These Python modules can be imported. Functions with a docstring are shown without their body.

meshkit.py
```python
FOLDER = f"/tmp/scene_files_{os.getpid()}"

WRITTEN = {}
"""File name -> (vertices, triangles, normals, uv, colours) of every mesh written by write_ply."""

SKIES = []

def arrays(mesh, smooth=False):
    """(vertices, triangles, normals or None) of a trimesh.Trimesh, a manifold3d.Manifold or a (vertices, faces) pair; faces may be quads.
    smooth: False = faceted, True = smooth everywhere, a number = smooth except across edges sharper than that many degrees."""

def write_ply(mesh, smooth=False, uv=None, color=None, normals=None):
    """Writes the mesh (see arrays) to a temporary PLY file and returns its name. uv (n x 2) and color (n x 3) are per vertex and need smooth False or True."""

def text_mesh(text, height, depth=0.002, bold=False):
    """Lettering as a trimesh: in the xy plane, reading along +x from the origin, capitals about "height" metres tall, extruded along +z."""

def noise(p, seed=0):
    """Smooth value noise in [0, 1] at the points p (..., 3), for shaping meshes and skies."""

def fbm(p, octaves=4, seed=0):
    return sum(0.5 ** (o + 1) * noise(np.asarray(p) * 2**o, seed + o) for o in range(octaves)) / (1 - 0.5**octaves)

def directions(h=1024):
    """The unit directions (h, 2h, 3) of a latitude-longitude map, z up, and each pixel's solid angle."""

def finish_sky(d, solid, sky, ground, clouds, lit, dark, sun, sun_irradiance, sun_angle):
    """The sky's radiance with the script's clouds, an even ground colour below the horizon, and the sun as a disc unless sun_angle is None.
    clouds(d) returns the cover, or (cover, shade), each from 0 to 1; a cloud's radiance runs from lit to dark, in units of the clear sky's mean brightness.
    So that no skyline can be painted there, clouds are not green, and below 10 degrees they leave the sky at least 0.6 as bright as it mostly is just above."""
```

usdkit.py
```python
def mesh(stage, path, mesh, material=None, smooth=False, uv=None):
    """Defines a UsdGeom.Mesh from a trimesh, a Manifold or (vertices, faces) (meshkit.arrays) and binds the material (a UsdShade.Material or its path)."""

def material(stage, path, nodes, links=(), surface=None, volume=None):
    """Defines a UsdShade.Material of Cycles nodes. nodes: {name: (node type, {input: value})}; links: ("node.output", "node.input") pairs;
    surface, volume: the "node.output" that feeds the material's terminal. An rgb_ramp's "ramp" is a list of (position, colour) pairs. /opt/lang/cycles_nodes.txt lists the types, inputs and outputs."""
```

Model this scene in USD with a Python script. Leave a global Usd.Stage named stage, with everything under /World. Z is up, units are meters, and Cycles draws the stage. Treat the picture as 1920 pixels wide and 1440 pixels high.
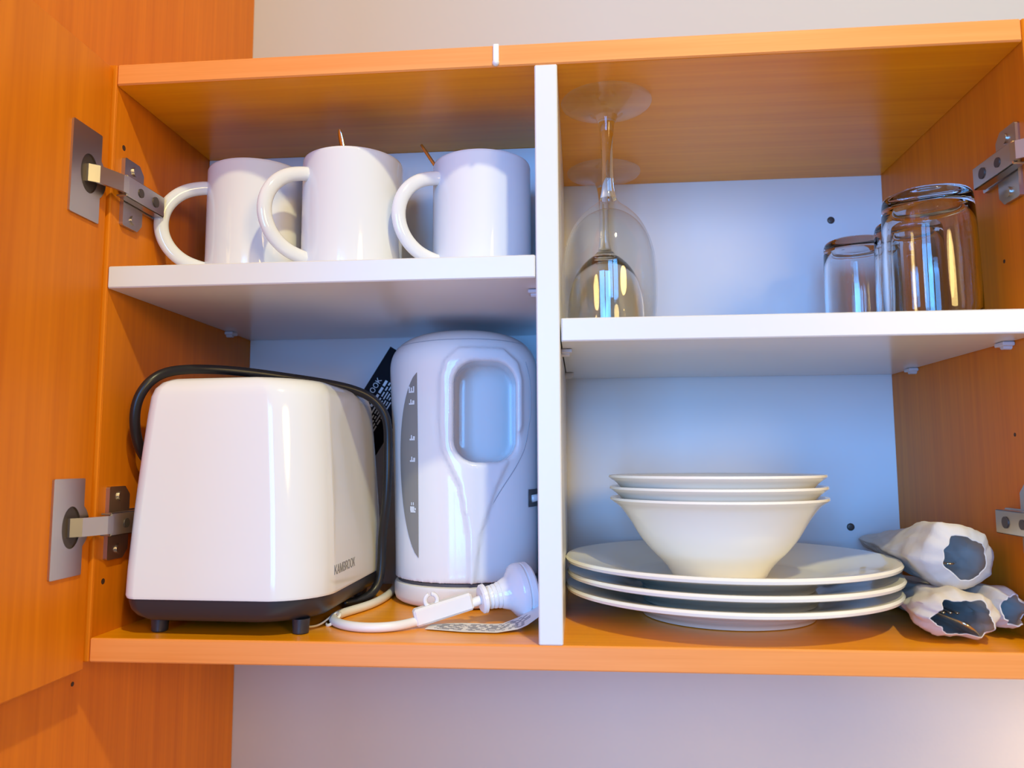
import math
import numpy as np
import trimesh
import manifold3d as m3
import usdkit
import meshkit
from pxr import Usd, UsdGeom, UsdLux, UsdShade, Gf, Sdf, Vt
from scipy.interpolate import CubicSpline
from shapely.geometry import Polygon, box as sbox

stage = Usd.Stage.CreateInMemory()
UsdGeom.SetStageUpAxis(stage, "Z")
UsdGeom.SetStageMetersPerUnit(stage, 1.0)
UsdGeom.Xform.Define(stage, "/World")
UsdGeom.Scope.Define(stage, "/World/Looks")

# ---------------------------------------------------------------- camera, lights, exposure
EXPOSURE = 0.0
cam = UsdGeom.Camera.Define(stage, "/World/camera")
cam.CreateHorizontalApertureAttr(36.0)
cam.CreateVerticalApertureAttr(27.0)
cam.CreateFocalLengthAttr(27.0578)
cam.CreateClippingRangeAttr((0.02, 100.0))
cam.CreateExposureAttr(EXPOSURE)
cam.CreateFStopAttr(6.3)
cam.CreateFocusDistanceAttr(0.60)
_r, _u, _b = [0.996178, 0.087228, -0.004558], [0.013217, -0.098956, 0.995004], [0.086341, -0.991261, -0.099731]
cam.AddTransformOp().Set(Gf.Matrix4d(*_r, 0, *_u, 0, *_b, 0, 0.028271, -0.517902, 0.120217, 1))

LAMP = 72.0          # the ceiling lamp, warm
lamp = UsdLux.SphereLight.Define(stage, "/World/ceiling_lamp")
lamp.CreateRadiusAttr(0.035)
lamp.CreateIntensityAttr(LAMP * 20)
lamp.CreateColorAttr(Gf.Vec3f(1.0, 0.92, 0.50))
lamp.AddTranslateOp().Set(Gf.Vec3d(0.455, -1.05, 1.43))

PENDANT = 20.0       # a second, softer warm lamp further back in the room
pend = UsdLux.SphereLight.Define(stage, "/World/pendant_lamp")
pend.CreateRadiusAttr(0.30)
pend.CreateIntensityAttr(PENDANT)
pend.CreateColorAttr(Gf.Vec3f(1.0, 0.70, 0.25))
pend.AddTranslateOp().Set(Gf.Vec3d(1.3, -2.0, 0.70))

WINDOW = 18.5        # daylight through the window behind the camera, two panes
for _i, _x in enumerate((-0.86, -0.24)):
    w = UsdLux.RectLight.Define(stage, f"/World/window_light_{_i + 1:03d}")
    w.CreateWidthAttr(0.56)
    w.CreateHeightAttr(1.3)
    w.CreateIntensityAttr(WINDOW)
    w.CreateColorAttr(Gf.Vec3f(0.10, 0.40, 1.0))
    w.AddTranslateOp().Set(Gf.Vec3d(_x, -2.55 - 0.2 * _i, 0.30))
    w.AddRotateXYZOp().Set(Gf.Vec3f(90, 0, -12))

HOOD = 170.0         # the lamp under the range hood, shining down on the worktop
hood = UsdLux.DiskLight.Define(stage, "/World/hood_lamp")
hood.CreateRadiusAttr(0.035)
hood.CreateIntensityAttr(HOOD)
hood.CreateColorAttr(Gf.Vec3f(1.0, 0.72, 0.40))
hood.AddTranslateOp().Set(Gf.Vec3d(0.62, 0.10, -0.022))

room = UsdLux.DomeLight.Define(stage, "/World/room_ambient")      # the lit room around
room.CreateIntensityAttr(0.09)
room.CreateColorAttr(Gf.Vec3f(1.0, 0.86, 0.72))

# ---------------------------------------------------------------- helpers (all shapes in millimetres)
used = {}
MATS = {}


def mat(name, nodes, links=(), surface="p.BSDF"):
    MATS[name] = usdkit.material(stage, "/World/Looks/" + name, nodes, links, surface=surface)
    return MATS[name]


def plain(name, color, rough=0.4, **kw):
    return mat(name, {"p": ("principled_bsdf", {"base_color": color, "roughness": rough, **kw})})


def numbered(parent, name):
    k = used.get((parent, name), 0)
    used[(parent, name)] = k + 1
    return name if k == 0 else f"{name}_{k:03d}"


def say(prim, label=None, category=None, group=None, kind=None):
    for k, v in (("label", label), ("category", category), ("group", group), ("kind", kind)):
        if v:
            prim.SetCustomDataByKey(k, v)
    return prim


ORIGIN = {"/World": np.zeros(3)}


def thing(name, label, category, loc=(0, 0, 0), rotz=0.0, group=None, kind=None):
    p = "/World/" + numbered("/World", name)
    x = UsdGeom.Xform.Define(stage, p)
    x.AddTranslateOp().Set(Gf.Vec3d(*[float(v) / 1000 for v in loc]))
    x.AddRotateZOp().Set(float(rotz))
    say(x.GetPrim(), label, category, group, kind)
    ORIGIN[p] = np.asarray(loc, float)
    return p


def obj(name, mesh, material, parent="/World", smooth=35, label=None, local=False, **tags):
    """One Mesh prim; mesh in millimetres, in world axes unless local."""
    v, f, _ = meshkit.arrays(mesh)
    if not local:
        v = v - ORIGIN.get(parent, np.zeros(3))
    path = parent + "/" + numbered(parent, name)
    ORIGIN[path] = ORIGIN.get(parent, np.zeros(3))
    m = usdkit.mesh(stage, path, trimesh.Trimesh(v / 1000.0, f, process=False), material, smooth)
    say(m.GetPrim(), label, **tags)
    return path


def copy(src, label, loc, rotz=0.0, group=None):
    was = stage.GetPrimAtPath(src).GetCustomData()
    base = src.split("/")[-1].rstrip("0123456789").rstrip("_")
    p = thing(base, label, was["category"], loc, rotz, group or was.get("group"))
    pr = stage.GetPrimAtPath(p)
    pr.GetReferences().AddInternalReference(Sdf.Path(src))
    pr.SetInstanceable(True)
    return p


def cat(*ms):
    out = []
    for m in ms:
        v, f, _ = meshkit.arrays(m)
        out.append(trimesh.Trimesh(v, f, process=False))
    return trimesh.util.concatenate(out)


def tm(m):
    v, f, _ = meshkit.arrays(m)
    return trimesh.Trimesh(v, f, process=False)


def bx(x0, x1, y0, y1, z0, z1, c=0.8):
    """A box with chamfered edges."""
    c = min(c, abs(x1 - x0) / 2.01, abs(y1 - y0) / 2.01, abs(z1 - z0) / 2.01)
    pts = []
    for x, sx in ((x0, 1), (x1, -1)):
        for y, sy in ((y0, 1), (y1, -1)):
            for z, sz in ((z0, 1), (z1, -1)):
                pts += [(x + sx * c, y + sy * c, z), (x + sx * c, y, z + sz * c), (x, y + sy * c, z + sz * c)]
    return tm(m3.Manifold.hull_points(np.array(pts, float)))


def lathe(prof, n=72, center=(0, 0), closed=False):
    """Revolves (r, z) points about the vertical; a point with r = 0 becomes a pole."""
    prof = np.asarray(prof, float)
    a = np.arange(n) * 2 * np.pi / n
    v, idx = [], []
    for r, z in prof:
        if r < 1e-6:
            idx.append([len(v)] * n)
            v.append((0, 0, z))
        else:
            idx.append(list(range(len(v), len(v) + n)))
            v += [(r * math.cos(t), r * math.sin(t), z) for t in a]
    f = []
    rows = list(zip(idx[:-1], idx[1:])) + ([(idx[-1], idx[0])] if closed else [])
    for p, q in rows:
        for k in range(n):
            l = (k + 1) % n
            if p[k] != p[l]:
                f.append((p[k], p[l], q[l]))
            if q[k] != q[l]:
                f.append((p[k], q[l], q[k]))
    m = trimesh.Trimesh(np.array(v) + [center[0], center[1], 0], np.array(f), process=False)
    return m


def smooth_profile(pts, n=6):
    """Rounds a polyline profile by a chord-length cubic spline."""
    p = np.asarray(pts, float)
    t = np.concatenate([[0], np.cumsum(np.linalg.norm(np.diff(p, axis=0), axis=1))])
    s = np.linspace(0, t[-1], n * len(p))
    from scipy.interpolate import PchipInterpolator
    return np.stack([PchipInterpolator(t, p[:, 0])(s), PchipInterpolator(t, p[:, 1])(s)], 1)


def spline(pts, n=60):
    p = np.asarray(pts, float)
    t = np.concatenate([[0], np.cumsum(np.linalg.norm(np.diff(p, axis=0), axis=1) ** 0.6)])
    return CubicSpline(t, p)(np.linspace(0, t[-1], n))


def sweep(path, rx, rz=None, n=12, up=(0, 0, 1), caps=True):
    """An elliptical tube along a polyline; radii may vary along it."""
    p = np.asarray(path, float)
    rx = np.broadcast_to(rx, (len(p),)).astype(float)
    rz = rx if rz is None else np.broadcast_to(rz, (len(p),)).astype(float)
    t = np.gradient(p, axis=0)
    t /= np.linalg.norm(t, axis=1, keepdims=True) + 1e-12
    s = np.zeros_like(p)
    prev = np.cross(t[0], up)
    if np.linalg.norm(prev) < 1e-3:
        prev = np.cross(t[0], (1, 0, 0))
    for i in range(len(p)):
        prev = prev - t[i] * (prev @ t[i])
        prev /= np.linalg.norm(prev)
        s[i] = prev
    b = np.cross(t, s)
    a = np.arange(n) * 2 * np.pi / n
    v = p[:, None] + rx[:, None, None] * np.cos(a)[None, :, None] * s[:, None] + rz[:, None, None] * np.sin(a)[None, :, None] * b[:, None]
    v = v.reshape(-1, 3)
    f = []
    for i in range(len(p) - 1):
        for k in range(n):
            l = (k + 1) % n
            A, B, Cc, Dd = i * n + k, i * n + l, (i + 1) * n + l, (i + 1) * n + k
            f += [(A, B, Cc), (A, Cc, Dd)]
    if caps:
        v = np.vstack([v, p[0], p[-1]])
        c0, c1, e = len(v) - 2, len(v) - 1, (len(p) - 1) * n
        for k in range(n):
            l = (k + 1) % n
            f += [(c0, l, k), (c1, e + k, e + l)]
    m = trimesh.Trimesh(v, np.array(f), process=False)
    if m.volume < 0:
        m.invert()
    return m


def cyl(p0, p1, r, n=20):
    p0, p1 = np.asarray(p0, float), np.asarray(p1, float)
    return sweep([p0, p0 + (p1 - p0) * 0.02, p1 - (p1 - p0) * 0.02, p1], r, n=n)


def extrude(poly, h):
    return trimesh.creation.extrude_polygon(poly, h, engine="earcut")


def place(m, cols, origin):
    """Maps local x, y, z of a mesh to the three given world directions."""
    m = m.copy()
    m.vertices = m.vertices @ np.asarray(cols, float) + np.asarray(origin, float)
    if m.is_volume and m.volume < 0 or np.linalg.det(np.asarray(cols, float)) < 0:
        m.invert()
    return m


# ---------------------------------------------------------------- materials
def wood(name, dark, light, stretch, rough=0.42, spec=0.38):
    """Wood-print laminate; stretch is the mapping scale, small along the grain."""
    return mat(name, {
        "t": ("texture_coordinate", {}),
        "m": ("mapping", {"scale": stretch}),
        "n": ("noise_texture", {"scale": 1.0, "detail": 5.0, "roughness": 0.6, "distortion": 0.3}),
        "m2": ("mapping", {"scale": tuple(3.1 * s for s in stretch)}),
        "n2": ("noise_texture", {"scale": 1.0, "detail": 3.0}),
        "a": ("mix_float", {"fac": 0.35}),
        "r": ("rgb_ramp", {"ramp": [(0.34, dark), (0.66, light)]}),
        "p": ("principled_bsdf", {"roughness": rough, "specular_ior_level": spec}),
    }, [("t.object", "m.vector"), ("t.object", "m2.vector"), ("m.vector", "n.vector"), ("m2.vector", "n2.vector"), ("n.fac", "a.a"), ("n2.fac", "a.b"),
        ("a.result", "r.fac"), ("r.color", "p.base_color")])


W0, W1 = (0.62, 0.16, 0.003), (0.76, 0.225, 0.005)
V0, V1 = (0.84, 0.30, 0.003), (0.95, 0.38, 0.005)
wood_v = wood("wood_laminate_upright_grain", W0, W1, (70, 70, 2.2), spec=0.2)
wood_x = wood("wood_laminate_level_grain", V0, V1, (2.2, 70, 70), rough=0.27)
wood_edge = wood("wood_edge_banding", (0.80, 0.27, 0.055), (0.88, 0.33, 0.085), (3, 90, 160), rough=0.4)
white_lam = plain("white_melamine", (0.80, 0.80, 0.80), 0.22)
white_edge = plain("white_edge_banding", (0.72, 0.71, 0.68), 0.35)
wall_paint = mat("wall_paint", {
    "t": ("texture_coordinate", {}), "n": ("noise_texture", {"scale": 220.0, "detail": 3.0}),
    "b": ("bump", {"strength": 0.12, "distance": 0.001}), "p": ("principled_bsdf", {"base_color": (0.52, 0.485, 0.455), "roughness": 0.8})},
    [("t.object", "n.vector"), ("n.fac", "b.height"), ("b.normal", "p.normal")])
ceramic = plain("white_glazed_ceramic", (0.74, 0.74, 0.74), 0.07)
cream = plain("cream_white_glazed_ceramic", (0.87, 0.82, 0.70), 0.08)
plastic = plain("white_gloss_plastic", (0.82, 0.81, 0.80), 0.12)
plastic_matt = plain("white_matt_plastic", (0.80, 0.78, 0.74), 0.4)
toaster_white = plain("toaster_white_gloss", (0.80, 0.81, 0.82), 0.10)
charcoal = plain("charcoal_plastic", (0.026, 0.028, 0.036), 0.38)
black = plain("black_rubber", (0.012, 0.012, 0.015), 0.35)
gauge_grey = plain("grey_gauge_plastic", (0.26, 0.25, 0.23), 0.25)
black_card = plain("black_matt_card", (0.008, 0.009, 0.014), 0.7, specular_ior_level=0.15)
print_grey = plain("grey_print", (0.22, 0.22, 0.25), 0.5)
print_white = plain("white_print", (0.75, 0.78, 0.80), 0.5)
seam = plain("seam_shadow_gap", (0.42, 0.42, 0.44), 0.6)
dark_gap = plain("dark_gap_plastic", (0.10, 0.085, 0.08), 0.5)
nickel = mat("nickel_plated_steel", {"p": ("principled_bsdf", {"base_color": (0.56, 0.51, 0.46), "metallic": 1.0, "roughness": 0.30})})
bright_steel = mat("bright_steel", {"p": ("principled_bsdf", {"base_color": (0.66, 0.64, 0.60), "metallic": 1.0, "roughness": 0.14})})
dark_steel = mat("dark_steel", {"p": ("principled_bsdf", {"base_color": (0.10, 0.08, 0.07), "metallic": 0.6, "roughness": 0.45})})
hole_dark = plain("drilled_hole_brown", (0.06, 0.025, 0.01), 0.7)
glass = mat("clear_glass", {"p": ("principled_bsdf", {"base_color": (0.97, 0.98, 0.98), "roughness": 0.0, "ior": 1.45, "transmission_weight": 1.0})})
thin_glass = mat("thin_clear_glass", {
    "w": ("layer_weight", {"blend": 0.5}), "e": ("math", {"math_type": "power", "value2": 5.5}), "f": ("math", {"math_type": "multiply_add", "value2": 0.60, "value3": 0.04}), "t": ("transparent_bsdf", {"color": (0.965, 0.97, 0.965)}), "g": ("glossy_bsdf", {"color": (1, 1, 1), "roughness": 0.0}), "x": ("mix_closure", {})},
    [("w.facing", "e.value1"), ("e.value", "f.value1"), ("f.value", "x.fac"), ("t.BSDF", "x.closure1"), ("g.BSDF", "x.closure2")], surface="x.closure")
napkin = mat("white_paper_napkin", {
    "t": ("texture_coordinate", {}), "n": ("noise_texture", {"scale": 260.0, "detail": 4.0}), "b": ("bump", {"strength": 0.25, "distance": 0.0008}),
    "p": ("principled_bsdf", {"base_color": (0.80, 0.75, 0.69), "roughness": 0.85}), "q": ("translucent_bsdf", {"color": (0.9, 0.84, 0.76)}), "x": ("mix_closure", {"fac": 0.22})},
    [("t.object", "n.vector"), ("n.fac", "b.height"), ("b.normal", "p.normal"), ("p.BSDF", "x.closure1"), ("q.BSDF", "x.closure2")], surface="x.closure")
paper = plain("printed_paper_tag", (0.76, 0.75, 0.73), 0.6)
clear_plastic = plain("frosted_plastic", (0.62, 0.60, 0.62), 0.3)

# ---------------------------------------------------------------- the room's wall and the tall unit beside the cabinet
XL, XR, H, ZL, ZR, D, T = -310.2, 327.7, 398.8, 245.8, 201.1, 245.1, 16.0
YW, YB = 281.0, 144.7
obj("wall_back", bx(-1800, 2200, YW, YW + 60, -1300, 1700, 0.5), wall_paint, label="plain off-white painted wall behind the wall cabinet", kind="structure", smooth=False)
t = thing("tall_unit_side", "orange wood-grain side of a tall unit, left of the wall cabinet", "side panel", (-342, 0, -1200))
obj("panel", bx(-351, -333, -640, YW, -1200, 1100), wood_v, t, smooth=False)
obj("screw_hole", cyl((-333.4, 18, -36), (-332.7, 18, -36), 1.6), hole_dark, t)
obj("filler_strip", bx(-333, -326.4, 6, YW, -16, H + T), wood_v, t, smooth=False)

wt = thing("worktop", "cream kitchen worktop below the wall cabinet, under the picture's lower edge", "worktop", (0, 0, -460))
obj("top", bx(-332, 1600, -340, YW, -460, -422, 3), plain("cream_worktop_laminate", (0.86, 0.80, 0.74), 0.3), wt, smooth=False)

hd = thing("range_hood", "slim white range hood right of the wall cabinet, past the picture's right edge", "range hood", (810, 140, -16))
obj("canopy", bx(520, 1100, 0, YW - 2, -14, 40, 3), plain("white_enamel", (0.8, 0.8, 0.78), 0.25), hd, smooth=False)
obj("lamp_ring", cat(lathe([(36, -20), (44, -20), (44, -14), (36, -14)], 40, (620, 100), closed=True)), MATS["white_enamel"], hd)

# ---------------------------------------------------------------- the wall cabinet
cab = thing("wall_cabinet", "orange wood-grain wall cabinet with white divider and its left door open", "cabinet", (0, 0, -16))
BACK = 264.0
p = obj("bottom_panel", bx(XL, XR, 1.5, BACK, -T, 0, 0.5), wood_x, cab, smooth=False)
obj("edge_band", bx(XL + 0.3, XR - 0.3, 0, 2.2, -T, 0, 1.0), wood_edge, p, smooth=False)
p = obj("top_panel", bx(XL, XR, 1.5, BACK, H, H + T, 0.5), wood_x, cab, smooth=False)
obj("edge_band", bx(XL + 0.3, XR - 0.3, 0, 2.2, H, H + T, 1.0), wood_edge, p, smooth=False)
for s, x0, x1 in ((-1, XL - T, XL), (1, XR, XR + T)):
    p = obj("side_panel", bx(x0, x1, 1.5, BACK, -T, H + T, 0.5), wood_v, cab, smooth=False)
    obj("edge_band", bx(x0, x1, 0, 2.2, -T, H + T, 0.8), wood_v, p, smooth=False)
    xi = x1 if s < 0 else x0
    for y, z in (((13, 355.9), (12.5, 36.6)) if s < 0 else ((40.5, 258.5), (42.3, 136.8))):
        obj("pin_hole", cyl((xi - 0.25 * s * -1, y, z), (xi - 0.1 * s, y, z), 2.1 if s < 0 else 1.4, 16), hole_dark, p)
p = obj("divider_panel", bx(0, T, 1.5, D, 0.05, H - 0.05, 0.4), white_lam, cab, smooth=False)
obj("edge_band", bx(0, T, 0, 2.2, 0.05, H - 0.05, 0.8), white_edge, p, smooth=False)
p = obj("back_panel", bx(XL, XR, D, D + 4, 0, H, 0.2), white_lam, cab, smooth=False)
for x, z in ((277.9, 354.9), (282.8, 56.8)):
    obj("screw", lathe(smooth_profile([(0, 1.4), (2.0, 1.3), (3.2, 0.8), (3.6, 0)], 4), 20).apply_transform(trimesh.transformations.rotation_matrix(np.pi / 2, [1, 0, 0])).apply_translation((x, D, z)), dark_steel, p)
p = obj("service_panel", bx(XL + 0.2, -0.1, YB, YB + 12, ZL + T, H - 0.1, 0.3), white_lam, cab, smooth=False)
obj("screw", lathe(smooth_profile([(0, 1.4), (2.0, 1.3), (3.4, 0.8), (3.8, 0)], 4), 20).apply_transform(trimesh.transformations.rotation_matrix(np.pi / 2, [1, 0, 0])).apply_translation((-206, YB, 373)), dark_steel, p)
obj("edge_clip", cat(bx(-29.3, -25.0, -1.6, 0.4, H + 1.5, H + T + 0.4, 0.6), tm(m3.Manifold.sphere(2.6, 24)).apply_scale(1).apply_translation((-27.2, -0.4, H + 2.7))), plastic_matt, cab, label="small white plastic clip on the top edge")


def shelf_pin(x, y, z, s):
    return cat(cyl((x, y, z - 3), (x + s * 6, y, z - 3), 2.4, 14), bx(min(x, x + s * 8), max(x, x + s * 8), y - 6, y + 6, z - 3.2, z - 0.3, 0.6))


for x, s, zs in ((XR, -1, ZR), (T, 1, ZR), (XL, 1, ZL), (0, -1, ZL)):
    for y in (40, 192):
        if x == XL and y == 40:
            continue
        obj("shelf_pin", shelf_pin(x, y, zs, s), clear_plastic, cab)


DX, RIGHT_OPEN = -312.6, 42.0


def hinge(door_x, side_x, z, s):
    """A cup hinge: s = +1 where the cabinet's inside lies towards +x of the side panel."""
    def X(v):
        return side_x + s * v

    def swing(m):
        """Turns a piece that moves with the door by the door's opening beyond a right angle."""
        if s < 0:
            piv = np.array([X((door_x - side_x) * s), -2.0, 0.0])
            m.apply_translation(-piv).apply_transform(trimesh.transformations.rotation_matrix(math.radians(RIGHT_OPEN), [0, 0, 1])).apply_translation(piv)
        return m

    def B(a0, a1, y0, y1, z0, z1, c=0.6):
        return bx(min(X(a0), X(a1)), max(X(a0), X(a1)), y0, y1, z0, z1, c)
    # the arm body is the hinge itself; cup plate, arm link, mounting plate and screws are its pieces
    arm = cat(B(10.5, 12.2, 0, 51, z - 8, z + 8), B(4, 12, 0, 51, z - 8, z - 6.6, 0.4), B(4, 12, 0, 51, z + 6.6, z + 8, 0.4))
    h = obj("hinge", arm, nickel, cab, smooth=False, label="nickel cup hinge")
    dx = (door_x - side_x) * s
    # plate on the door with a half-round bulge round the cup
    pl = Polygon([(-43, -32.5), (-11.5, -32.5), (-11.5, 32.5), (-43, 32.5)]).buffer(-1).buffer(1)
    ang = np.linspace(0, 2 * np.pi, 48)
    cup = Polygon([(-22.5 + 17.5 * math.cos(q), 17.5 * math.sin(q)) for q in ang])
    hole = Polygon([(-24 + 9.5 * math.cos(q), 14 * math.sin(q)) for q in ang])
    ring = extrude(pl.union(cup).difference(hole), 1.6)
    v = ring.vertices.copy()
    ring.vertices = np.stack([X(dx) + s * v[:, 2], v[:, 0], z + v[:, 1]], 1)
    ring.fix_normals()
    obj("cup_plate", swing(ring), nickel, h, smooth=False)
    well = extrude(hole, 0.3)
    v = well.vertices.copy()
    well.vertices = np.stack([X(dx) + s * (0.15 + v[:, 2]), v[:, 0], z + v[:, 1]], 1)
    well.fix_normals()
    obj("cup_well", swing(well), dark_steel, h, smooth=False)
    lk = [(X(dx + 1.5), -27, z), (X(dx + 7), -22, z), (X(11.0), -4, z), (X(11.4), 2, z)]
    pts = np.array(lk)
    if s < 0:
        pts[:2] = swing(trimesh.Trimesh(pts[:2].copy(), [[0, 1, 0]], process=False)).vertices
    link = None
    hull = []
    for a, b in zip(pts[:-1], pts[1:]):
        q = [np.array(c) + np.array([s * e, 0, k]) for c in (a, b) for e in (-1.2, 1.2) for k in (-6.2, 6.2)]
        hull.append(tm(m3.Manifold.hull_points(np.array(q))))
    obj("link_arm", cat(*hull), nickel, h, smooth=False)
    wing = Polygon([(11, -26), (30, -26), (36, -20), (36, 20), (30, 26), (11, 26)]).union(sbox(11, -9, 56, 9)).buffer(-1.5).buffer(1.5)
    wg = extrude(wing, 3.0)
    v = wg.vertices.copy()
    wg.vertices = np.stack([X(0) + s * v[:, 2], v[:, 0], z + v[:, 1]], 1)
    wg.fix_normals()
    obj("mounting_plate", wg, nickel, h, smooth=False)
    for yy, zz in ((24, z - 19), (24, z + 19)):
        obj("screw", cyl((X(2.8), yy, zz), (X(4.2), yy, zz), 3.6, 16), nickel, h)
    obj("screw", cat(cyl((X(12.0), 18, z), (X(12.8), 18, z), 3.4, 16), ), dark_steel, h)
    obj("screw", cyl((X(11.9), 38, z), (X(12.9), 38, z), 4.0, 16), dark_steel, h)


door = obj("door", bx(DX - 13, DX, -335, -1.2, -20.8, 412, 0.8), wood_v, cab, smooth=False, label="open left door seen on its inner face")
rd = bx(0, 16, -335, -2.2, -20.8, 412, 1.2).apply_transform(trimesh.transformations.rotation_matrix(math.radians(RIGHT_OPEN), [0, 0, 1])).apply_translation((XR + 4.5, 0, 0))
obj("door", rd, wood_v, cab, smooth=False)
for z in (322, 77.3):
    hinge(DX, XL, z, 1)
    hinge(XR + 4.5, XR, z, -1)

# ---------------------------------------------------------------- shelves
p = thing("shelf", "white shelf under the three mugs, left of the divider", "shelf", (0, 0, ZL), group=None)
q = obj("board", bx(XL + 0.4, -0.4, 1.5, D - 1, ZL, ZL + T, 0.4), white_lam, p, smooth=False)
obj("edge_band", bx(XL + 0.6, -0.5, 0, 2.2, ZL, ZL + T, 0.8), white_edge, p, smooth=False)
p = thing("shelf", "white shelf under the drinking glasses, right of the divider", "shelf", (0, 0, ZR))
obj("board", bx(T + 0.9, XR - 0.6, 2.0, D - 4, ZR, ZR + T, 0.4), white_lam, p, smooth=False)
obj("edge_band", bx(T + 1.0, XR - 0.7, 0.5, 2.7, ZR, ZR + T, 0.8), white_edge, p, smooth=False)

# ---------------------------------------------------------------- mugs
SL, SR = ZL + T, ZR + T
mug = thing("mug", "white mug nearest the left hinge, leftmost of the three", "mug", (-239.0, 91, SL), 0, "white mugs on the left upper shelf")
R, HM = 40.0, 100.0
outer = [(0, 1.5), (30, 1.5), (33, 0), (37.5, 0.3), (39.6, 2.5), (R, 6), (R, 50), (R, HM - 3), (39.4, HM - 0.8), (38.2, HM), (37.0, HM - 0.8), (36.4, HM - 3), (36.2, 50), (36, 10), (33, 5.5), (26, 4.5), (0, 4.5)]
obj("body", lathe(outer, 96), ceramic, mug, smooth=50, local=True)
ang = np.linspace(math.radians(68), math.radians(292), 40)
hp = np.stack([-37.5 + 33.0 * np.cos(ang) * 1.08 - 0, 0 * ang, 49 + 33.5 * np.sin(ang)], 1)
hp[:, 0] = np.minimum(hp[:, 0], -37.5)
hp = np.vstack([[(-36.5, 0, hp[0, 2] - 0.6)], hp[1:-1], [(-36.5, 0, hp[-1, 2] + 0.6)]])
obj("handle", sweep(spline(hp[::3], 56), 5.6, 4.4, n=18, up=(0, 1, 0)), ceramic, mug, smooth=True, local=True)
UsdGeom.Xformable(stage.GetPrimAtPath(mug)).GetOrderedXformOps()[1].Set(29.0)
copy(mug, "white mug in the middle of the three, with a spoon handle sticking up", (-152.6, 76.5, SL), 44)
copy(mug, "white mug beside the divider, rightmost of the three", (-49, 92, SL), 36)


def teaspoon(label, tip, foot, w=2.2):
    tip, foot = np.array(tip, float), np.array(foot, float)
    s = thing("teaspoon", label, "spoon", foot, 0, None)
    d = (foot - tip)
    L = np.linalg.norm(d)
    pth = [tip + d * k for k in np.linspace(0, 0.72, 24)]
    pth = np.array(pth)
    k = np.linspace(0, 1, 24)
    obj("handle", sweep(pth, np.interp(k, [0, 0.05, 0.5, 1], [1.2, w, 1.7, 1.6]), np.interp(k, [0, 1], [0.7, 1.2]), n=10, up=(0.2, 1, 0.1)), bright_steel, s, smooth=True)
    bp = np.array([tip + d * q for q in np.linspace(0.70, 1.0, 14)])
    kk = np.linspace(0, 1, 14)
    obj("spoon_bowl", sweep(bp, 1.2 + 10 * np.sin(np.pi * np.clip(kk * 1.02, 0, 1)) ** 0.7, 1.0, n=14, up=(0.2, 1, 0.1)), bright_steel, s, smooth=True)
    return s


teaspoon("shiny teaspoon standing in the middle mug, handle tip above its rim", (-157, 52, 381), (-140, 72, SL + 9))
teaspoon("dark thin teaspoon handle leaning out of the mug beside the divider", (-101.5, 99, 386), (-30, 92, SL + 12), 1.4)

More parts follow.
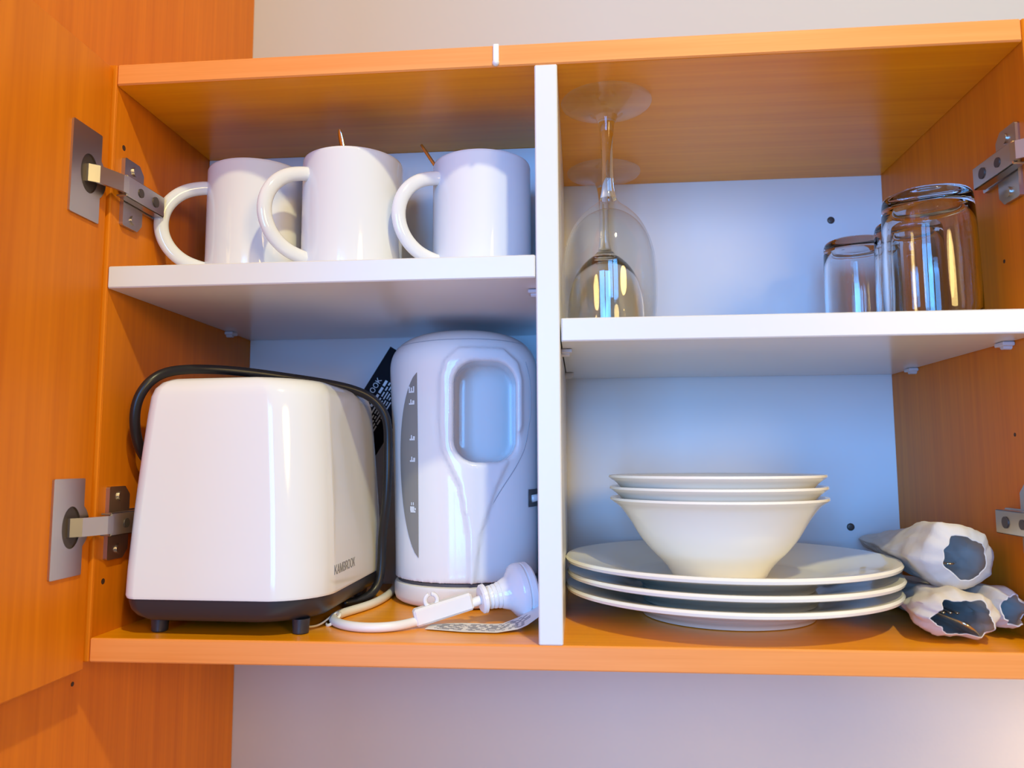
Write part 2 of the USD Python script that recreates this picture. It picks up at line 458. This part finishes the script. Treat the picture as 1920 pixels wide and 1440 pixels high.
# ---------------------------------------------------------------- wine glasses, upside down
GH = 178.4
bowl_out = [(33.0, 0.0), (33.6, 1.0), (34.6, 12), (35.6, 26), (35.8, 38), (35.0, 52), (32.8, 64), (29.0, 75), (23.5, 84.5), (16.0, 92.5), (9.5, 97.6), (6.6, 101.5)]
bowl_in = [(32.4, 0.0), (32.2, 1.0), (33.4, 12), (34.4, 26), (34.6, 38), (33.8, 52), (31.5, 64), (27.5, 75), (21.8, 83), (13.5, 89.5), (6.0, 92.5), (0, 93.2)]
stem = [(6.6, 101.5), (5.2, 107), (4.4, 115), (4.1, 126), (4.3, 138), (5.0, 150), (6.2, 160), (8.5, 167)]
foot = [(8.5, 167), (13, 171.5), (22, 174.6), (30, 176.2), (34.2, 176.9), (35.1, 177.6), (34.6, 178.4), (30, 178.2), (12, 176.8), (0, 176.4)]
ib = smooth_profile(bowl_in, 4)
ob = smooth_profile(bowl_out, 4)


def wine_glass(label, loc, m):
    g = thing("wine_glass", label, "wine glass", loc, 0, "upside-down wine glasses")
    obj("bowl", lathe(np.vstack([ib[::-1], ob]), 96), m, g, smooth=60, local=True)
    obj("stem", lathe(smooth_profile(stem, 4), 96), glass, g, smooth=60, local=True)
    obj("foot", lathe(smooth_profile(foot, 4), 96), thin_glass, g, smooth=60, local=True)


wine_glass("upside-down wine glass beside the divider, in front of another", (52.3, 56.5, SR), thin_glass)
wine_glass("upside-down wine glass at the back, mostly hidden behind the front wine glass", (54.8, 202, SR), glass)

# ---------------------------------------------------------------- tumblers, upside down


def tumbler(rb, rt, h, thick, loc, label, group=None):
    """rb: radius of the base (on top as it stands), rt: radius of the rim."""
    g = thing("tumbler", label, "glass", loc, 0, group)
    wall = smooth_profile([(rb - 4.5, h - thick - 0.5), (rb - 3.0, h - thick - 4), (rt - 2.0, 1.2), (rt - 1.0, 0.0), (rt, 1.2), (rb + 0.4, h - 9)], 5)
    base = smooth_profile([(rb + 0.4, h - 9), (rb, h - 4), (rb - 1.4, h - 1.0), (rb - 4.0, h), (rb - 7, h - 0.8), (0, h - 2.2)], 5)
    inner = smooth_profile([(0, h - thick), (rb - 9, h - thick), (rb - 4.5, h - thick - 0.5)], 4)
    obj("wall", lathe(np.vstack([inner[:-1], wall]), 72), glass, g, smooth=60, local=True)
    obj("base", lathe(base, 72), glass, g, smooth=60, local=True)
    return g


tumbler(30.0, 32.2, 96.5, 11, (285.5, 58, SR), "large upside-down tumbler at the front, rightmost of the three tumblers")
tb = tumbler(25.5, 27.0, 94, 9, (272, 168, SR), "small upside-down tumbler standing leftmost, farthest from the front", "small upside-down tumblers")
copy(tb, "small upside-down tumbler half hidden behind the large tumbler", (297, 117.5, SR), 0)

# ---------------------------------------------------------------- plates and bowls
PX, PY, RP = 142.5, 116.5, 126.8
pl_prof = [(0, 4.2), (61, 4.2), (62.5, 0.2), (64, 0), (66.0, 0.6), (68.5, 4.6), (84, 10.5), (104, 15.6), (122, 19.0), (126.0, 20.2), (126.8, 22.2), (125.6, 23.9), (122, 23.8), (104, 20.6), (84, 15.6), (75, 11.6), (68, 10.4), (0, 10.3)]
plate = thing("dinner_plate", "cream white dinner plate at the bottom of the plate stack", "plate", (PX, PY, 0), 0, "cream dinner plates stacked under the bowls")
obj("plate", lathe(pl_prof, 144), cream, plate, smooth=40, local=True)
copy(plate, "cream white dinner plate in the middle of the plate stack", (PX + 1.2, PY - 0.5, 10.7), 40)
copy(plate, "cream white dinner plate on top of the stack, under the bowls", (PX + 0.3, PY + 0.6, 21.3), 80)
bowl_prof = [(0, 3.0), (31, 3.0), (32.5, 0.2), (35.0, 0.1), (36.4, 3.0), (41.0, 9.5), (50, 18.5), (59, 29.5), (68.0, 44.0), (76, 54.0), (81.6, 58.0), (82.8, 59.4), (81.8, 60.2), (79, 59.6), (73.8, 55.0), (65.4, 44.2), (56.8, 30.4), (47.6, 19.4), (40.4, 11.4), (37.4, 7.6), (30, 6.4), (0, 6.2)]
BX, BY, BZ = 133.8, 97.5, 29.5
bw = thing("cereal_bowl", "cream white bowl at the bottom of the bowl stack, its side fully seen", "bowl", (BX, BY, BZ + 2.4), 0, "cream bowls stacked on the plates")
obj("bowl", lathe(smooth_profile(bowl_prof, 4), 128), cream, bw, smooth=50, local=True)
copy(bw, "cream white bowl in the middle of the bowl stack", (BX - 0.3, BY + 0.3, BZ + 10.8), 33)
copy(bw, "cream white bowl on top of the bowl stack, its rim highest", (BX - 0.9, BY + 0.7, BZ + 19.5), 66)

# ---------------------------------------------------------------- toaster
TA, TC = 0.0, np.array([-221.5, 99.0])
tdir, tlong = np.array([math.cos(TA), math.sin(TA)]), np.array([-math.sin(TA), math.cos(TA)])


CORNERS = (34.0, 30.0, 24.0, 12.0)      # front right, back right, back left, front left


def plan(hw, hl, r, n=10, bulge=1.5, bow=7.0):
    """Outline of the toaster, counter-clockwise from the middle of its front, sides slightly bulged."""
    pts = []
    for i, a0 in enumerate((-90, 0, 90, 180)):
        r = CORNERS[i]
        cx, cy = (hw - r if i < 2 else -hw + r), (hl - r if i in (1, 2) else -hl + r)
        for k in range(n + 1):
            a = math.radians(a0 + 90.0 * k / n)
            x, y = cx + r * math.cos(a), cy + r * math.sin(a)
            pts.append((x + bulge * math.copysign(1, x) * (1 - (y / hl) ** 2), y + (bow if y < 0 else bulge) * math.copysign(1, y) * (1 - (x / hw) ** 2)))
    return np.array(pts)


def tw(pts, z):
    p = np.asarray(pts)
    w = TC + p[:, :1] * tdir + p[:, 1:] * tlong
    return np.hstack([w, np.full((len(p), 1), float(z))])


def loft(sections):
    n = len(sections[0])
    v = np.vstack(list(sections) + [sections[0].mean(0)[None], sections[-1].mean(0)[None]])
    f = []
    for i in range(len(sections) - 1):
        for k in range(n):
            l = (k + 1) % n
            f += [(i * n + k, i * n + l, (i + 1) * n + l), (i * n + k, (i + 1) * n + l, (i + 1) * n + k)]
    c0, c1, e = len(v) - 2, len(v) - 1, (len(sections) - 1) * n
    for k in range(n):
        l = (k + 1) % n
        f += [(c0, l, k), (c1, e + k, e + l)]
    return trimesh.Trimesh(v, np.array(f), process=False)


SHELL = [(26.0, 71.2, 93.4), (28.0, 71.8, 94.0), (45, 71.4, 93.6), (90, 69.0, 91.8), (130, 66.0, 90.0), (155, 64.0, 88.6), (168, 62.6, 87.6), (174, 60.8, 86.0), (178.5, 57.4, 83), (181, 53.0, 79), (182.0, 47.0, 73)]


def shell_at(z):
    zs, a, b = np.array(SHELL).T
    return np.interp(z, zs, a), np.interp(z, zs, b)


toaster = thing("toaster", "white two-slice toaster with charcoal base and a black cord over it", "toaster", (TC[0], TC[1], 0))
obj("shell", loft([tw(plan(a, b, 24), z) for z, a, b in SHELL]), toaster_white, toaster, smooth=50)
for s in (-1, 1):
    c = TC + tdir * s * 15
    slot = [tw(np.array([(-9, -58), (9, -58), (9, 58), (-9, 58)]) + [s * 19, 0], z) for z in (181.8, 182.6)]
    obj("bread_slot", loft(slot), charcoal, toaster, smooth=False)
BASE = [(9.5, 58, 80), (10.5, 62, 84), (13.5, 66.0, 88), (18, 69.0, 91), (23, 70.2, 92.2), (26.0, 70.4, 92.6)]
obj("base", loft([tw(plan(a, b, 23), z) for z, a, b in BASE]), charcoal, toaster, smooth=50)
for sx, sy in ((-1, -1), (1, -1), (1, 1), (-1, 1)):
    c = TC + tdir * sx * 52 + tlong * sy * 74
    obj("foot", lathe(np.array([(0, 0), (4.5, 0), (5.6, 0.8), (6.2, 10.5), (0, 10.5)]), 24, c), charcoal, toaster)


def wrap_on_shell(text, x0, z0, height, squeeze=1.0, out=0.12):
    """Lettering laid on the toaster's shell, x0 along the outline from the front middle."""
    m = meshkit.text_mesh(text, height, 0.25)
    m = m.subdivide_to_size(1.5) if hasattr(m, "subdivide_to_size") else m
    v = m.vertices.copy()
    out_v = []
    for a, b, c in v:
        z = z0 + b
        hw, hl = shell_at(z)
        o = plan(hw, hl, 24)
        front = o[:11][o[:11, 0] > 0]
        line = np.vstack([[(0, o[0, 1])], o[:22]])
        s = np.concatenate([[0], np.cumsum(np.linalg.norm(np.diff(line, axis=0), axis=1))])
        q = x0 + a * squeeze
        pt = np.array([np.interp(q, s, line[:, 0]), np.interp(q, s, line[:, 1])])
        qt = np.array([np.interp(q + 0.5, s, line[:, 0]), np.interp(q + 0.5, s, line[:, 1])])
        nrm = np.array([qt[1] - pt[1], -(qt[0] - pt[0])])
        nrm /= np.linalg.norm(nrm)
        pt = pt + nrm * (out + c - 0.12)
        w = TC + pt[0] * tdir + pt[1] * tlong
        out_v.append((w[0], w[1], z))
    m.vertices = np.array(out_v)
    return m


obj("brand_lettering", wrap_on_shell("KAMBROOK", 90, 39, 6.8, 0.95), print_grey, toaster, smooth=False, label="grey maker's lettering low on the right side")
cp = [(-203, 226, 20), (-280, 215, 40), (-301.0, 150, 84), (-300.5, 84, 108), (-299.5, 44, 122), (-297.5, 24, 142), (-294, 19, 166), (-285, 25, 183), (-272, 46, 191.5), (-242, 70, 192.5), (-208, 90, 189.0),
      (-178, 112, 185.0), (-150, 128, 175), (-138, 134, 158), (-136.5, 137, 136), (-136.5, 137, 108), (-138.5, 139, 80), (-142, 143, 56), (-143, 144, 32), (-146, 140, 14), (-154, 130, 6), (-168, 118, 4.2)]
obj("power_cord", sweep(spline(cp, 200), 3.7, n=14), black, toaster, smooth=True, label="black power cord looped over the toaster")

# ---------------------------------------------------------------- kettle on its power base
KC = np.array([-73.0, 173.5])
KU = np.array([0.987, 0.160])     # across, towards the divider
KV = np.array([-0.160, 0.987])    # away from the viewer's side
ZB, ZD, ZT = 21.5, 196.0, 237.0


def env_radius(z, side):
    """Body radius at height z; side runs from -1 (spout) to 1 (handle)."""
    k = min(max((z - ZB) / 200.0, 0), 1.2)
    return 62.6 + 1.4 * k + max(0.0, -side) ** 1.5 * 6.6 * k ** 1.6


SHZ, SHL, SHR = [20, 60, 100, 130, 150, 190, 204, 214], [2, 1, -6, -21, -23, -23, -19, -8], [4, 9, 23, 38, 46, 46, 42, 30]


def np_interp(z, xs, ys):
    for i in range(len(xs) - 1):
        if z <= xs[i + 1]:
            return ys[i] + (ys[i + 1] - ys[i]) * max(z - xs[i], 0) / (xs[i + 1] - xs[i])
    return ys[-1]


def sdf(x, y, z):
    dx, dy = x - KC[0], y - KC[1]
    u, v = dx * KU[0] + dy * KU[1], dx * KV[0] + dy * KV[1]
    r = math.hypot(u, v)
    side = u / r if r > 1 else 0.0
    R_ = env_radius(z, side)
    if z <= ZD:
        e = r - R_
    else:
        e = R_ * (((r / R_) ** 2.7 + ((z - ZD) / (ZT - ZD)) ** 2.7) ** (1 / 2.7) - 1)
    # handle shroud: a slightly raised band that narrows downwards into the seam
    ul = np_interp(z, SHZ, SHL) - u
    ur = u - np_interp(z, SHZ, SHR)
    sh = max(e - 2.3, ul, ur, z - 214.0, -v * -1.0 - 20.0)
    k = 4.0
    h = max(k - abs(e - sh), 0.0) / k
    e = min(e, sh) - h * h * k * 0.25
    e = max(e, ZB - z)
    # hand hole: rounded prism right of the middle, with the water vessel behind it
    cu, cz, hu, hz, rr = 14.5, 161.5, 26.5, 42.0, 19.0
    qu, qz = abs(u - cu) - hu + rr, abs(z - cz) - hz + rr
    pr = math.hypot(max(qu, 0), max(qz, 0)) + min(max(qu, qz), 0) - rr
    core = math.hypot(u - 0.0, v - 18.0) - 44.0
    k = 5.0
    pocket = max(pr, -core)
    d = pr + core
    h = max(k - abs(pr + core), 0.0) / k
    pocket = max(pr, -core) + h * h * k * 0.25
    a, b = e, -pocket
    h = max(k - abs(a - b), 0.0) / k
    return -(max(a, b) + h * h * k * 0.25)


kettle = thing("electric_kettle", "white plastic jug kettle standing on its round power base against the divider", "kettle", (KC[0], KC[1], 19))
lv = m3.Manifold.level_set(sdf, [KC[0] - 82, KC[1] - 72, ZB - 3, KC[0] + 74, KC[1] + 72, ZT + 3], 2.6)
kb = tm(lv)
kb.merge_vertices()
trimesh.smoothing.filter_taubin(kb, lamb=0.5, nu=0.52, iterations=12)
obj("body", kb, plastic, kettle, smooth=True)


def on_body(th, z, out=0.0):
    """Point on the kettle's outer shell; th in degrees, 0 = towards the viewer, + = towards the divider."""
    a = math.radians(th)
    side = math.sin(a)
    R_ = env_radius(z, side)
    if z > ZD:
        R_ *= max(1 - ((z - ZD) / (ZT - ZD)) ** 2.7, 0) ** (1 / 2.7)
    R_ += out
    w = KC + R_ * math.sin(a) * KU - R_ * math.cos(a) * KV
    return np.array([w[0], w[1], z])


def patch(th0, th1, z0, z1, left, right, out, nt=14, nz=40):
    """A thin skin on the body between two curves th = left(z) and right(z)."""
    v, f = [], []
    for i in range(nz + 1):
        z = z0 + (z1 - z0) * i / nz
        a, b = left(z), right(z)
        for k in range(nt + 1):
            v.append(on_body(a + (b - a) * k / nt, z, out))
    for i in range(nz):
        for k in range(nt):
            q = i * (nt + 1) + k
            f += [(q, q + 1, q + nt + 2), (q, q + nt + 2, q + nt + 1)]
    return trimesh.Trimesh(np.array(v), np.array(f), process=False)


G0, G1, GR = 41.0, 195.0, -40.0
GL = lambda z: GR - 21.0 * max(0.0, 1 - ((z - (G0 + G1) / 2) / ((G1 - G0) / 2)) ** 2) ** 0.75
g = obj("water_gauge", patch(0, 0, G0, G1, GL, lambda z: GR, 0.5), gauge_grey, kettle, smooth=True, label="grey lens-shaped water gauge")


def mark(th, z, w, h):
    return patch(0, 0, z, z + h, lambda q: th, lambda q: th + w, 0.75, 4, 3)


for z, kind in ((178, "m"), (168, "l"), (138, "l"), (120, "l"), (78, "c")):
    ms = [mark(-48.0, z, 5.5, 1.4)]
    if kind == "l":
        ms += [mark(-46.5, z + 1.4, 1.2, 3.0), mark(-44.4, z + 1.4, 2.0, 2.0)]
    elif kind == "m":
        ms += [mark(-48.0, z + 1.4, 1.3, 4), mark(-45.8, z + 1.4, 1.2, 3), mark(-43.6, z + 1.4, 1.2, 4)]
    else:
        ms += [mark(-48.4, z + 1.4, 4.6, 3.6), mark(-43.4, z + 2, 1.2, 1.8), mark(-47.2, z + 6, 1.0, 2.4), mark(-45.2, z + 6, 1.0, 2.4)]
    obj("gauge_mark", cat(*ms), print_white, g, smooth=False)

lid = [on_body(th, 221.0 + 2.0 * math.cos(math.radians(th - 20)), -0.1) for th in np.linspace(-110, 60, 70)]
obj("lid_seam", sweep(lid, 0.55, n=6), seam, kettle, smooth=True)
sm = [on_body(a, z, -0.1) for a, z in zip(np.interp(np.linspace(0, 1, 60), [0, .16, .33, .5, .62, .72, .84, 1], [52, 59, 59, 50, 34, 22, 10, 3]), np.interp(np.linspace(0, 1, 60), [0, .16, .33, .5, .62, .72, .84, 1], [206, 186, 160, 130, 108, 92, 66, 24]))]
obj("handle_seam", sweep(spline(np.array(sm)[::4], 80), 0.5, n=6), seam, kettle, smooth=True)
sw = obj("switch_recess", patch(0, 0, 81, 96, lambda z: 55, lambda z: 78, 0.6, 8, 6), dark_gap, kettle, smooth=True)
obj("switch_lever", sweep([on_body(60, 88, 1.2), on_body(66, 88.5, 2.4), on_body(74, 89, 2.2)], 2.6, 3.2, n=12), plastic, sw, smooth=True)

pb = thing("kettle_power_base", "round white kettle base with its white cord and plug in front", "power base", (KC[0], KC[1], 0))
obj("base_body", lathe([(0, 1.0), (56, 1.0), (59, 1.2), (62.2, 3.6), (63.2, 7), (63.4, 15), (62.6, 17.6), (60.5, 18.4), (56, 18.6), (0, 18.6)], 96, KC), plastic_matt, pb, smooth=40)
obj("base_gap", lathe([(0, 18.7), (60.2, 18.7), (60.2, 20.9), (0, 20.9)], 96, KC), dark_gap, pb, smooth=30)
wc = [(-150, 228, 4), (-143, 190, 3.8), (-141.5, 150, 3.6), (-146, 112, 3.6), (-155, 84, 3.6), (-157.5, 62, 3.6), (-146, 41, 3.6), (-124, 30, 3.6), (-104, 35, 3.8), (-90, 48, 5), (-72, 56, 9.5), (-54, 62, 15), (-44, 66, 18.6)]
obj("power_cord", sweep(spline(wc, 140), 3.4, n=14), plastic_matt, pb, smooth=True)
a, b = np.array((-92.5, 47, 4.9)), np.array((-52.5, 62.5, 15.6))
dv = (b - a) / np.linalg.norm(b - a)
side = np.cross(dv, (0, 0, 1)); side /= np.linalg.norm(side)
upv = np.cross(side, dv)
slab = bx(0, np.linalg.norm(b - a), -4.6, 4.6, -4.3, 8.5, 1.6)
obj("cord_label", place(slab, [dv, side, upv], a), paper, pb, smooth=False, label="white label wrapped round the cord")
rng = [(7.0 + 0 * k, 0) for k in range(2)]
eye = spline(np.array([a + dv * 15 + upv * (11 + 4.5 * math.cos(q)) + dv * 4.5 * math.sin(q) for q in np.linspace(0.2, 6.1, 14)]), 40)
obj("label_eyelet", sweep(eye, 1.1, 1.6, n=8), paper, pb, smooth=True)
# plug: cord grip with ridges and a round body
p0, p1 = np.array((-47, 64.5, 17.8)), np.array((-6.5, 84, 24.5))
ax = (p1 - p0) / np.linalg.norm(p1 - p0)
s1 = np.cross(ax, (0, 0, 1)); s1 /= np.linalg.norm(s1)
s2 = np.cross(s1, ax)
plug_prof = [(0, 0), (9, 0), (10.6, 1.2), (10.8, 3.5), (8.6, 5), (7.8, 6), (8.6, 6.6), (8.8, 8.2), (8.0, 8.8), (8.8, 9.6), (9.2, 11.4), (8.4, 12), (9.2, 12.8), (9.8, 14.6), (9.2, 15.2), (10.2, 16.2), (11, 18), (12.5, 22), (16.5, 25.5), (19.5, 27.5), (20.8, 30), (20.8, 33), (19.6, 33.6), (19.6, 34.6), (20.4, 35.2), (20.2, 39), (18.8, 40.6), (0, 41)]
plug = place(lathe(plug_prof, 48), [s1, s2, ax], p0)
obj("plug", plug, plastic, pb, smooth=35, label="white round plug with ridged cord grip")
# printed tag lying flat, right end curled up
n = 34
xs = np.linspace(0, 1, n)
lo = np.stack([np.interp(xs, [0, .3, .6, .88, 1], [-84, -55, -31, -10, -2.5]), np.interp(xs, [0, .3, .6, .88, 1], [41, 33, 31.5, 41, 52]), np.interp(xs, [0, .6, .8, 1], [.6, .8, 2, 8])], 1)
hi = np.stack([np.interp(xs, [0, .3, .6, .88, 1], [-82, -52, -30, -12, -2.5]), np.interp(xs, [0, .3, .6, .88, 1], [56, 60, 62, 66, 68]), np.interp(xs, [0, .6, .8, 1], [.7, 1.2, 5, 14])], 1)
hi[:, 2] += 0.5 * np.sin(xs * 9)


def sheet(lo, hi, th=0.35, m=5):
    rows = np.array([[l + (h - l) * k / m for k in range(m + 1)] for l, h in zip(lo, hi)])
    nn, mm_ = rows.shape[:2]
    top, bot = rows.reshape(-1, 3) + [0, 0, th], rows.reshape(-1, 3)
    f = []
    for i in range(nn - 1):
        for k in range(mm_ - 1):
            q = i * mm_ + k
            f += [(q, q + mm_, q + mm_ + 1), (q, q + mm_ + 1, q + 1)]
    f = np.array(f)
    N = len(top)
    edge = [(i * mm_, (i + 1) * mm_) for i in range(nn - 1)] + [((i + 1) * mm_ + m, i * mm_ + m) for i in range(nn - 1)] + [(k + 1, k) for k in range(m)] + [((nn - 1) * mm_ + k, (nn - 1) * mm_ + k + 1) for k in range(m)]
    g = [x for a_, b_ in edge for x in ((a_, b_ + N, b_), (a_, a_ + N, b_ + N))]
    mesh = trimesh.Trimesh(np.vstack([top, bot]), np.vstack([f, f[:, ::-1] + N, np.array(g)]), process=False)
    if mesh.volume < 0:
        mesh.invert()
    return mesh, rows


tag_mesh, rows = sheet(lo, hi)
ct = obj("care_tag", tag_mesh, paper, pb, smooth=True, label="white printed tag lying on the cabinet floor")
rs = np.random.default_rng(5)
lines = []
for k in range(8):
    fr = 0.12 + 0.095 * k
    i = 2 + int(rs.integers(0, 2))
    while i < n - 5:
        j = min(i + int(rs.integers(1, 4)), n - 4)
        a0 = [rows[q][0] + (rows[q][-1] - rows[q][0]) * fr + [0, 0, 0.42] for q in range(i, j + 1)]
        a1 = [rows[q][0] + (rows[q][-1] - rows[q][0]) * (fr + 0.045) + [0, 0, 0.42] for q in range(i, j + 1)]
        lines.append(sheet(np.array(a0), np.array(a1), 0.1, 1)[0])
        i = j + 1 + (rs.random() < 0.3)
obj("small_print", cat(*lines), print_grey, ct, smooth=False, kind="stuff")
obj("twist_tie", sweep(spline([(-160, 52, 1.2), (-154, 47, 2.6), (-150, 52, 7.4), (-155, 60, 7.6), (-160, 55, 4.0), (-164, 46, 1.4), (-170, 40, 1.2)], 40), 0.8, 1.2, n=8), cream, pb, smooth=True)

# ---------------------------------------------------------------- black swing tag behind
e1 = np.array([0.522, 0.02, 0.853]); e1 /= np.linalg.norm(e1)
e2 = np.cross(e1, (0, 1, 0.0)); e2 /= np.linalg.norm(e2)
e2 = -e2 if e2[0] < 0 else e2
e3 = np.cross(e1, e2)
to = np.array([-152.5, 206, 231.0]) - e1 * 96
if e3[1] > 0:
    e3 = -e3
tagt = thing("hang_tag", "black card tag with white lettering wedged between toaster and kettle", "tag", tuple(to))
card = bx(0, 96, 0, 44, 0, 0.5, 0.1)


def on_card(m):
    m = m.copy()
    v = m.vertices
    m.vertices = to + v[:, :1] * e1 + v[:, 1:2] * e2 + v[:, 2:3] * e3
    if np.dot(np.cross(e1, e2), e3) < 0:
        m.invert()
    return m


obj("card", on_card(card), black_card, tagt, smooth=False)
tx = meshkit.text_mesh("KAMBROOK", 5.2, 0.15)
tx.apply_scale([1, -1, 1]); tx.invert()
w_ = tx.bounds[1][0]
tx.apply_translation((60 - w_ + 4, 10.5, 0.5))
obj("lettering", on_card(tx), print_white, tagt, smooth=False)
bars = []
for r_, (y0, h_) in enumerate(((13.5, 2.6), (18, 1.4), (21, 1.2), (23.6, 1.2), (26.2, 1.2), (28.8, 1.2))):
    x = 66.0
    while x > 18:
        l_ = float(rs.uniform(3, 9))
        bars.append(bx(x - l_, x, y0, y0 + h_, 0.5, 0.62, 0.02))
        x -= l_ + 1.6
obj("small_print", on_card(cat(*bars)), print_white, tagt, smooth=False, kind="stuff")

# ---------------------------------------------------------------- paper napkin rolls with cutlery in them


def napkin_roll(label, path, radii, squash, seed, ridge=0.14, ragged=3.0, facets=6, lip=0.72, loc=None, twist=0.0):
    """A crumpled paper tube from its open mouth (path[0]) to its closed end."""
    t_ = thing("napkin_roll", label, "napkin", loc or path[-1], 0, "cutlery rolled in paper napkins")
    p = spline(path, 40)
    k = np.linspace(0, 1, len(p))
    rad = np.interp(k, np.linspace(0, 1, len(radii)), radii) * np.interp(k, [0, 0.05, 0.12], [lip, 0.93, 1.0])
    sq = np.interp(k, np.linspace(0, 1, len(squash)), squash)
    n_ = 84
    th = np.arange(n_) * 2 * np.pi / n_
    tang = np.gradient(p, axis=0); tang /= np.linalg.norm(tang, axis=1, keepdims=True)
    V = []
    for off in (0.0, 0.7):
        for i in range(len(p)):
            s_ = np.cross(tang[i], (0, 0, 1)); s_ /= np.linalg.norm(s_)
            u_ = np.cross(s_, tang[i])
            poly = np.cos(np.pi / facets) / np.cos((th + twist + 0.35 * k[i]) % (2 * np.pi / facets) - np.pi / facets)
            nz = meshkit.fbm(np.stack([np.cos(th) * 1.9 + seed, np.sin(th) * 1.9, np.full(n_, k[i] * 7.0)], 1), 3, seed) - 0.5
            nz = nz - 0.35 * np.abs(meshkit.noise(np.stack([np.cos(th) * 3.0 + k[i] * 5, np.sin(th) * 3.0, np.full(n_, k[i] * 4.0 + seed)], 1), seed + 5) - 0.5)
            rr = rad[i] * (0.35 + 0.65 * poly) * (1 + 2 * ridge * nz) - off
            rag = (meshkit.noise(np.stack([np.cos(th) * 2.5, np.sin(th) * 2.5, np.full(n_, 9.0 + seed)], 1), seed) - 0.5) * 2 * ragged * max(0, 1 - k[i] * 6)
            V.append(p[i] + rr[:, None] * (np.cos(th)[:, None] * s_ + np.sin(th)[:, None] * u_ * sq[i]) - rag[:, None] * tang[i])
    V = np.array(V)
    m_ = len(p)
    V[..., 2] = np.maximum(V[..., 2], 0.5)
    v = V.reshape(-1, 3)
    f = []
    for L in range(2):
        for i in range(m_ - 1):
            for q in range(n_):
                l = (q + 1) % n_
                A, B, Cc, Dd = [(L * m_ + i) * n_ + q, (L * m_ + i) * n_ + l, (L * m_ + i + 1) * n_ + l, (L * m_ + i + 1) * n_ + q]
                f += [(A, B, Cc), (A, Cc, Dd)] if L == 0 else [(A, Cc, B), (A, Dd, Cc)]
    for q in range(n_):
        l = (q + 1) % n_
        A, B, Cc, Dd = q, l, m_ * n_ + l, m_ * n_ + q
        f += [(A, Cc, B), (A, Dd, Cc)]
        A, B, Cc, Dd = [(m_ - 1) * n_ + q, (m_ - 1) * n_ + l, (2 * m_ - 1) * n_ + l, (2 * m_ - 1) * n_ + q]
        f += [(A, B, Cc), (A, Cc, Dd)]
    mesh = trimesh.Trimesh(v, np.array(f), process=False)
    obj("napkin", mesh, napkin, t_, smooth=32)
    return t_


napkin_roll("crumpled white paper napkin roll on top, its square mouth open to the front", [(291, 46, 52), (290, 78, 52), (290, 130, 49), (292, 185, 47), (293, 228, 46)], (29, 26.5, 21, 15, 10), (0.95, 0.9, 0.8, 0.7, 0.6), 3, 0.16, 1.8, 5, lip=0.6, twist=0.5)
napkin_roll("crumpled white paper napkin roll below, a spoon showing in its ragged mouth", [(274, 16, 17.5), (279, 50, 17), (290, 110, 13), (288, 170, 12), (291, 226, 11)], (29, 25, 19, 15, 11), (0.62, 0.62, 0.66, 0.7, 0.7), 8, 0.24, 4.5, 6)
napkin_roll("crumpled white paper napkin roll against the right side panel, partly out of view", [(315, 34, 20), (314, 66, 18), (313, 110, 14), (313, 170, 12), (313, 225, 10)], (12.5, 12, 11, 10, 9), (1.25, 1.2, 1, 0.9, 0.8), 14, 0.2, 4, 6)


def cutlery(name, label, category, tip, end, w, spoon=False, fork=False, up=(0, 0, 1)):
    tip, end = np.array(tip, float), np.array(end, float)
    c = thing(name, label, category, tuple(end), 0)
    d = end - tip
    k = np.linspace(0, 1, 30)
    pth = np.array([tip + d * (0.3 + 0.7 * q) for q in k])
    obj("handle", sweep(pth, np.interp(k, [0, 0.3, 1], [2.4, 2.6, w]), 1.1, n=12), bright_steel, c, smooth=True)
    if spoon:
        kk = np.linspace(0, 1, 26)
        bp = np.array([tip + d * 0.31 * q for q in kk])
        bp[:, 2] -= 3.5 * np.sin(np.pi * kk)
        obj("spoon_bowl", sweep(bp, 0.4 + 16.5 * np.sin(np.pi * np.clip(kk * 0.97 + 0.02, 0, 1)) ** 0.62, 1.0, n=24, up=up), bright_steel, c, smooth=True)
    elif fork:
        kk = np.linspace(0, 1, 12)
        side_ = np.cross(d, (0, 0, 1)); side_ /= np.linalg.norm(side_)
        for q in (-6.6, -2.2, 2.2, 6.6):
            tp = np.array([tip + d * 0.2 * x + side_ * q for x in kk])
            obj("tine", sweep(tp, 1.5, 0.9, n=8), bright_steel, c, smooth=True)
        obj("neck", sweep(np.array([tip + d * (0.19 + 0.13 * x) for x in kk]), np.interp(kk, [0, .35, 1], [9.2, 9.0, 2.4]), 1.0, n=14), bright_steel, c, smooth=True)
    else:
        kk = np.linspace(0, 1, 14)
        obj("blade", sweep(np.array([tip + d * 0.32 * x for x in kk]), np.interp(kk, [0, .15, 1], [3, 8, 8.5]), 0.8, n=10), bright_steel, c, smooth=True)
    return c


cutlery("spoon", "shiny spoon lying in the mouth of the lower napkin roll", "spoon", (276, 15, 13.5), (286, 190, 14), 6, spoon=True, up=(0.5, 0, 0.85))
cutlery("fork", "steel fork inside the lower napkin roll, left of the spoon", "fork", (274, 38, 17), (289, 195, 13), 5, fork=True)
cutlery("knife", "dark-looking steel knife inside the upper napkin roll", "knife", (283, 50, 48), (290, 215, 47), 7)
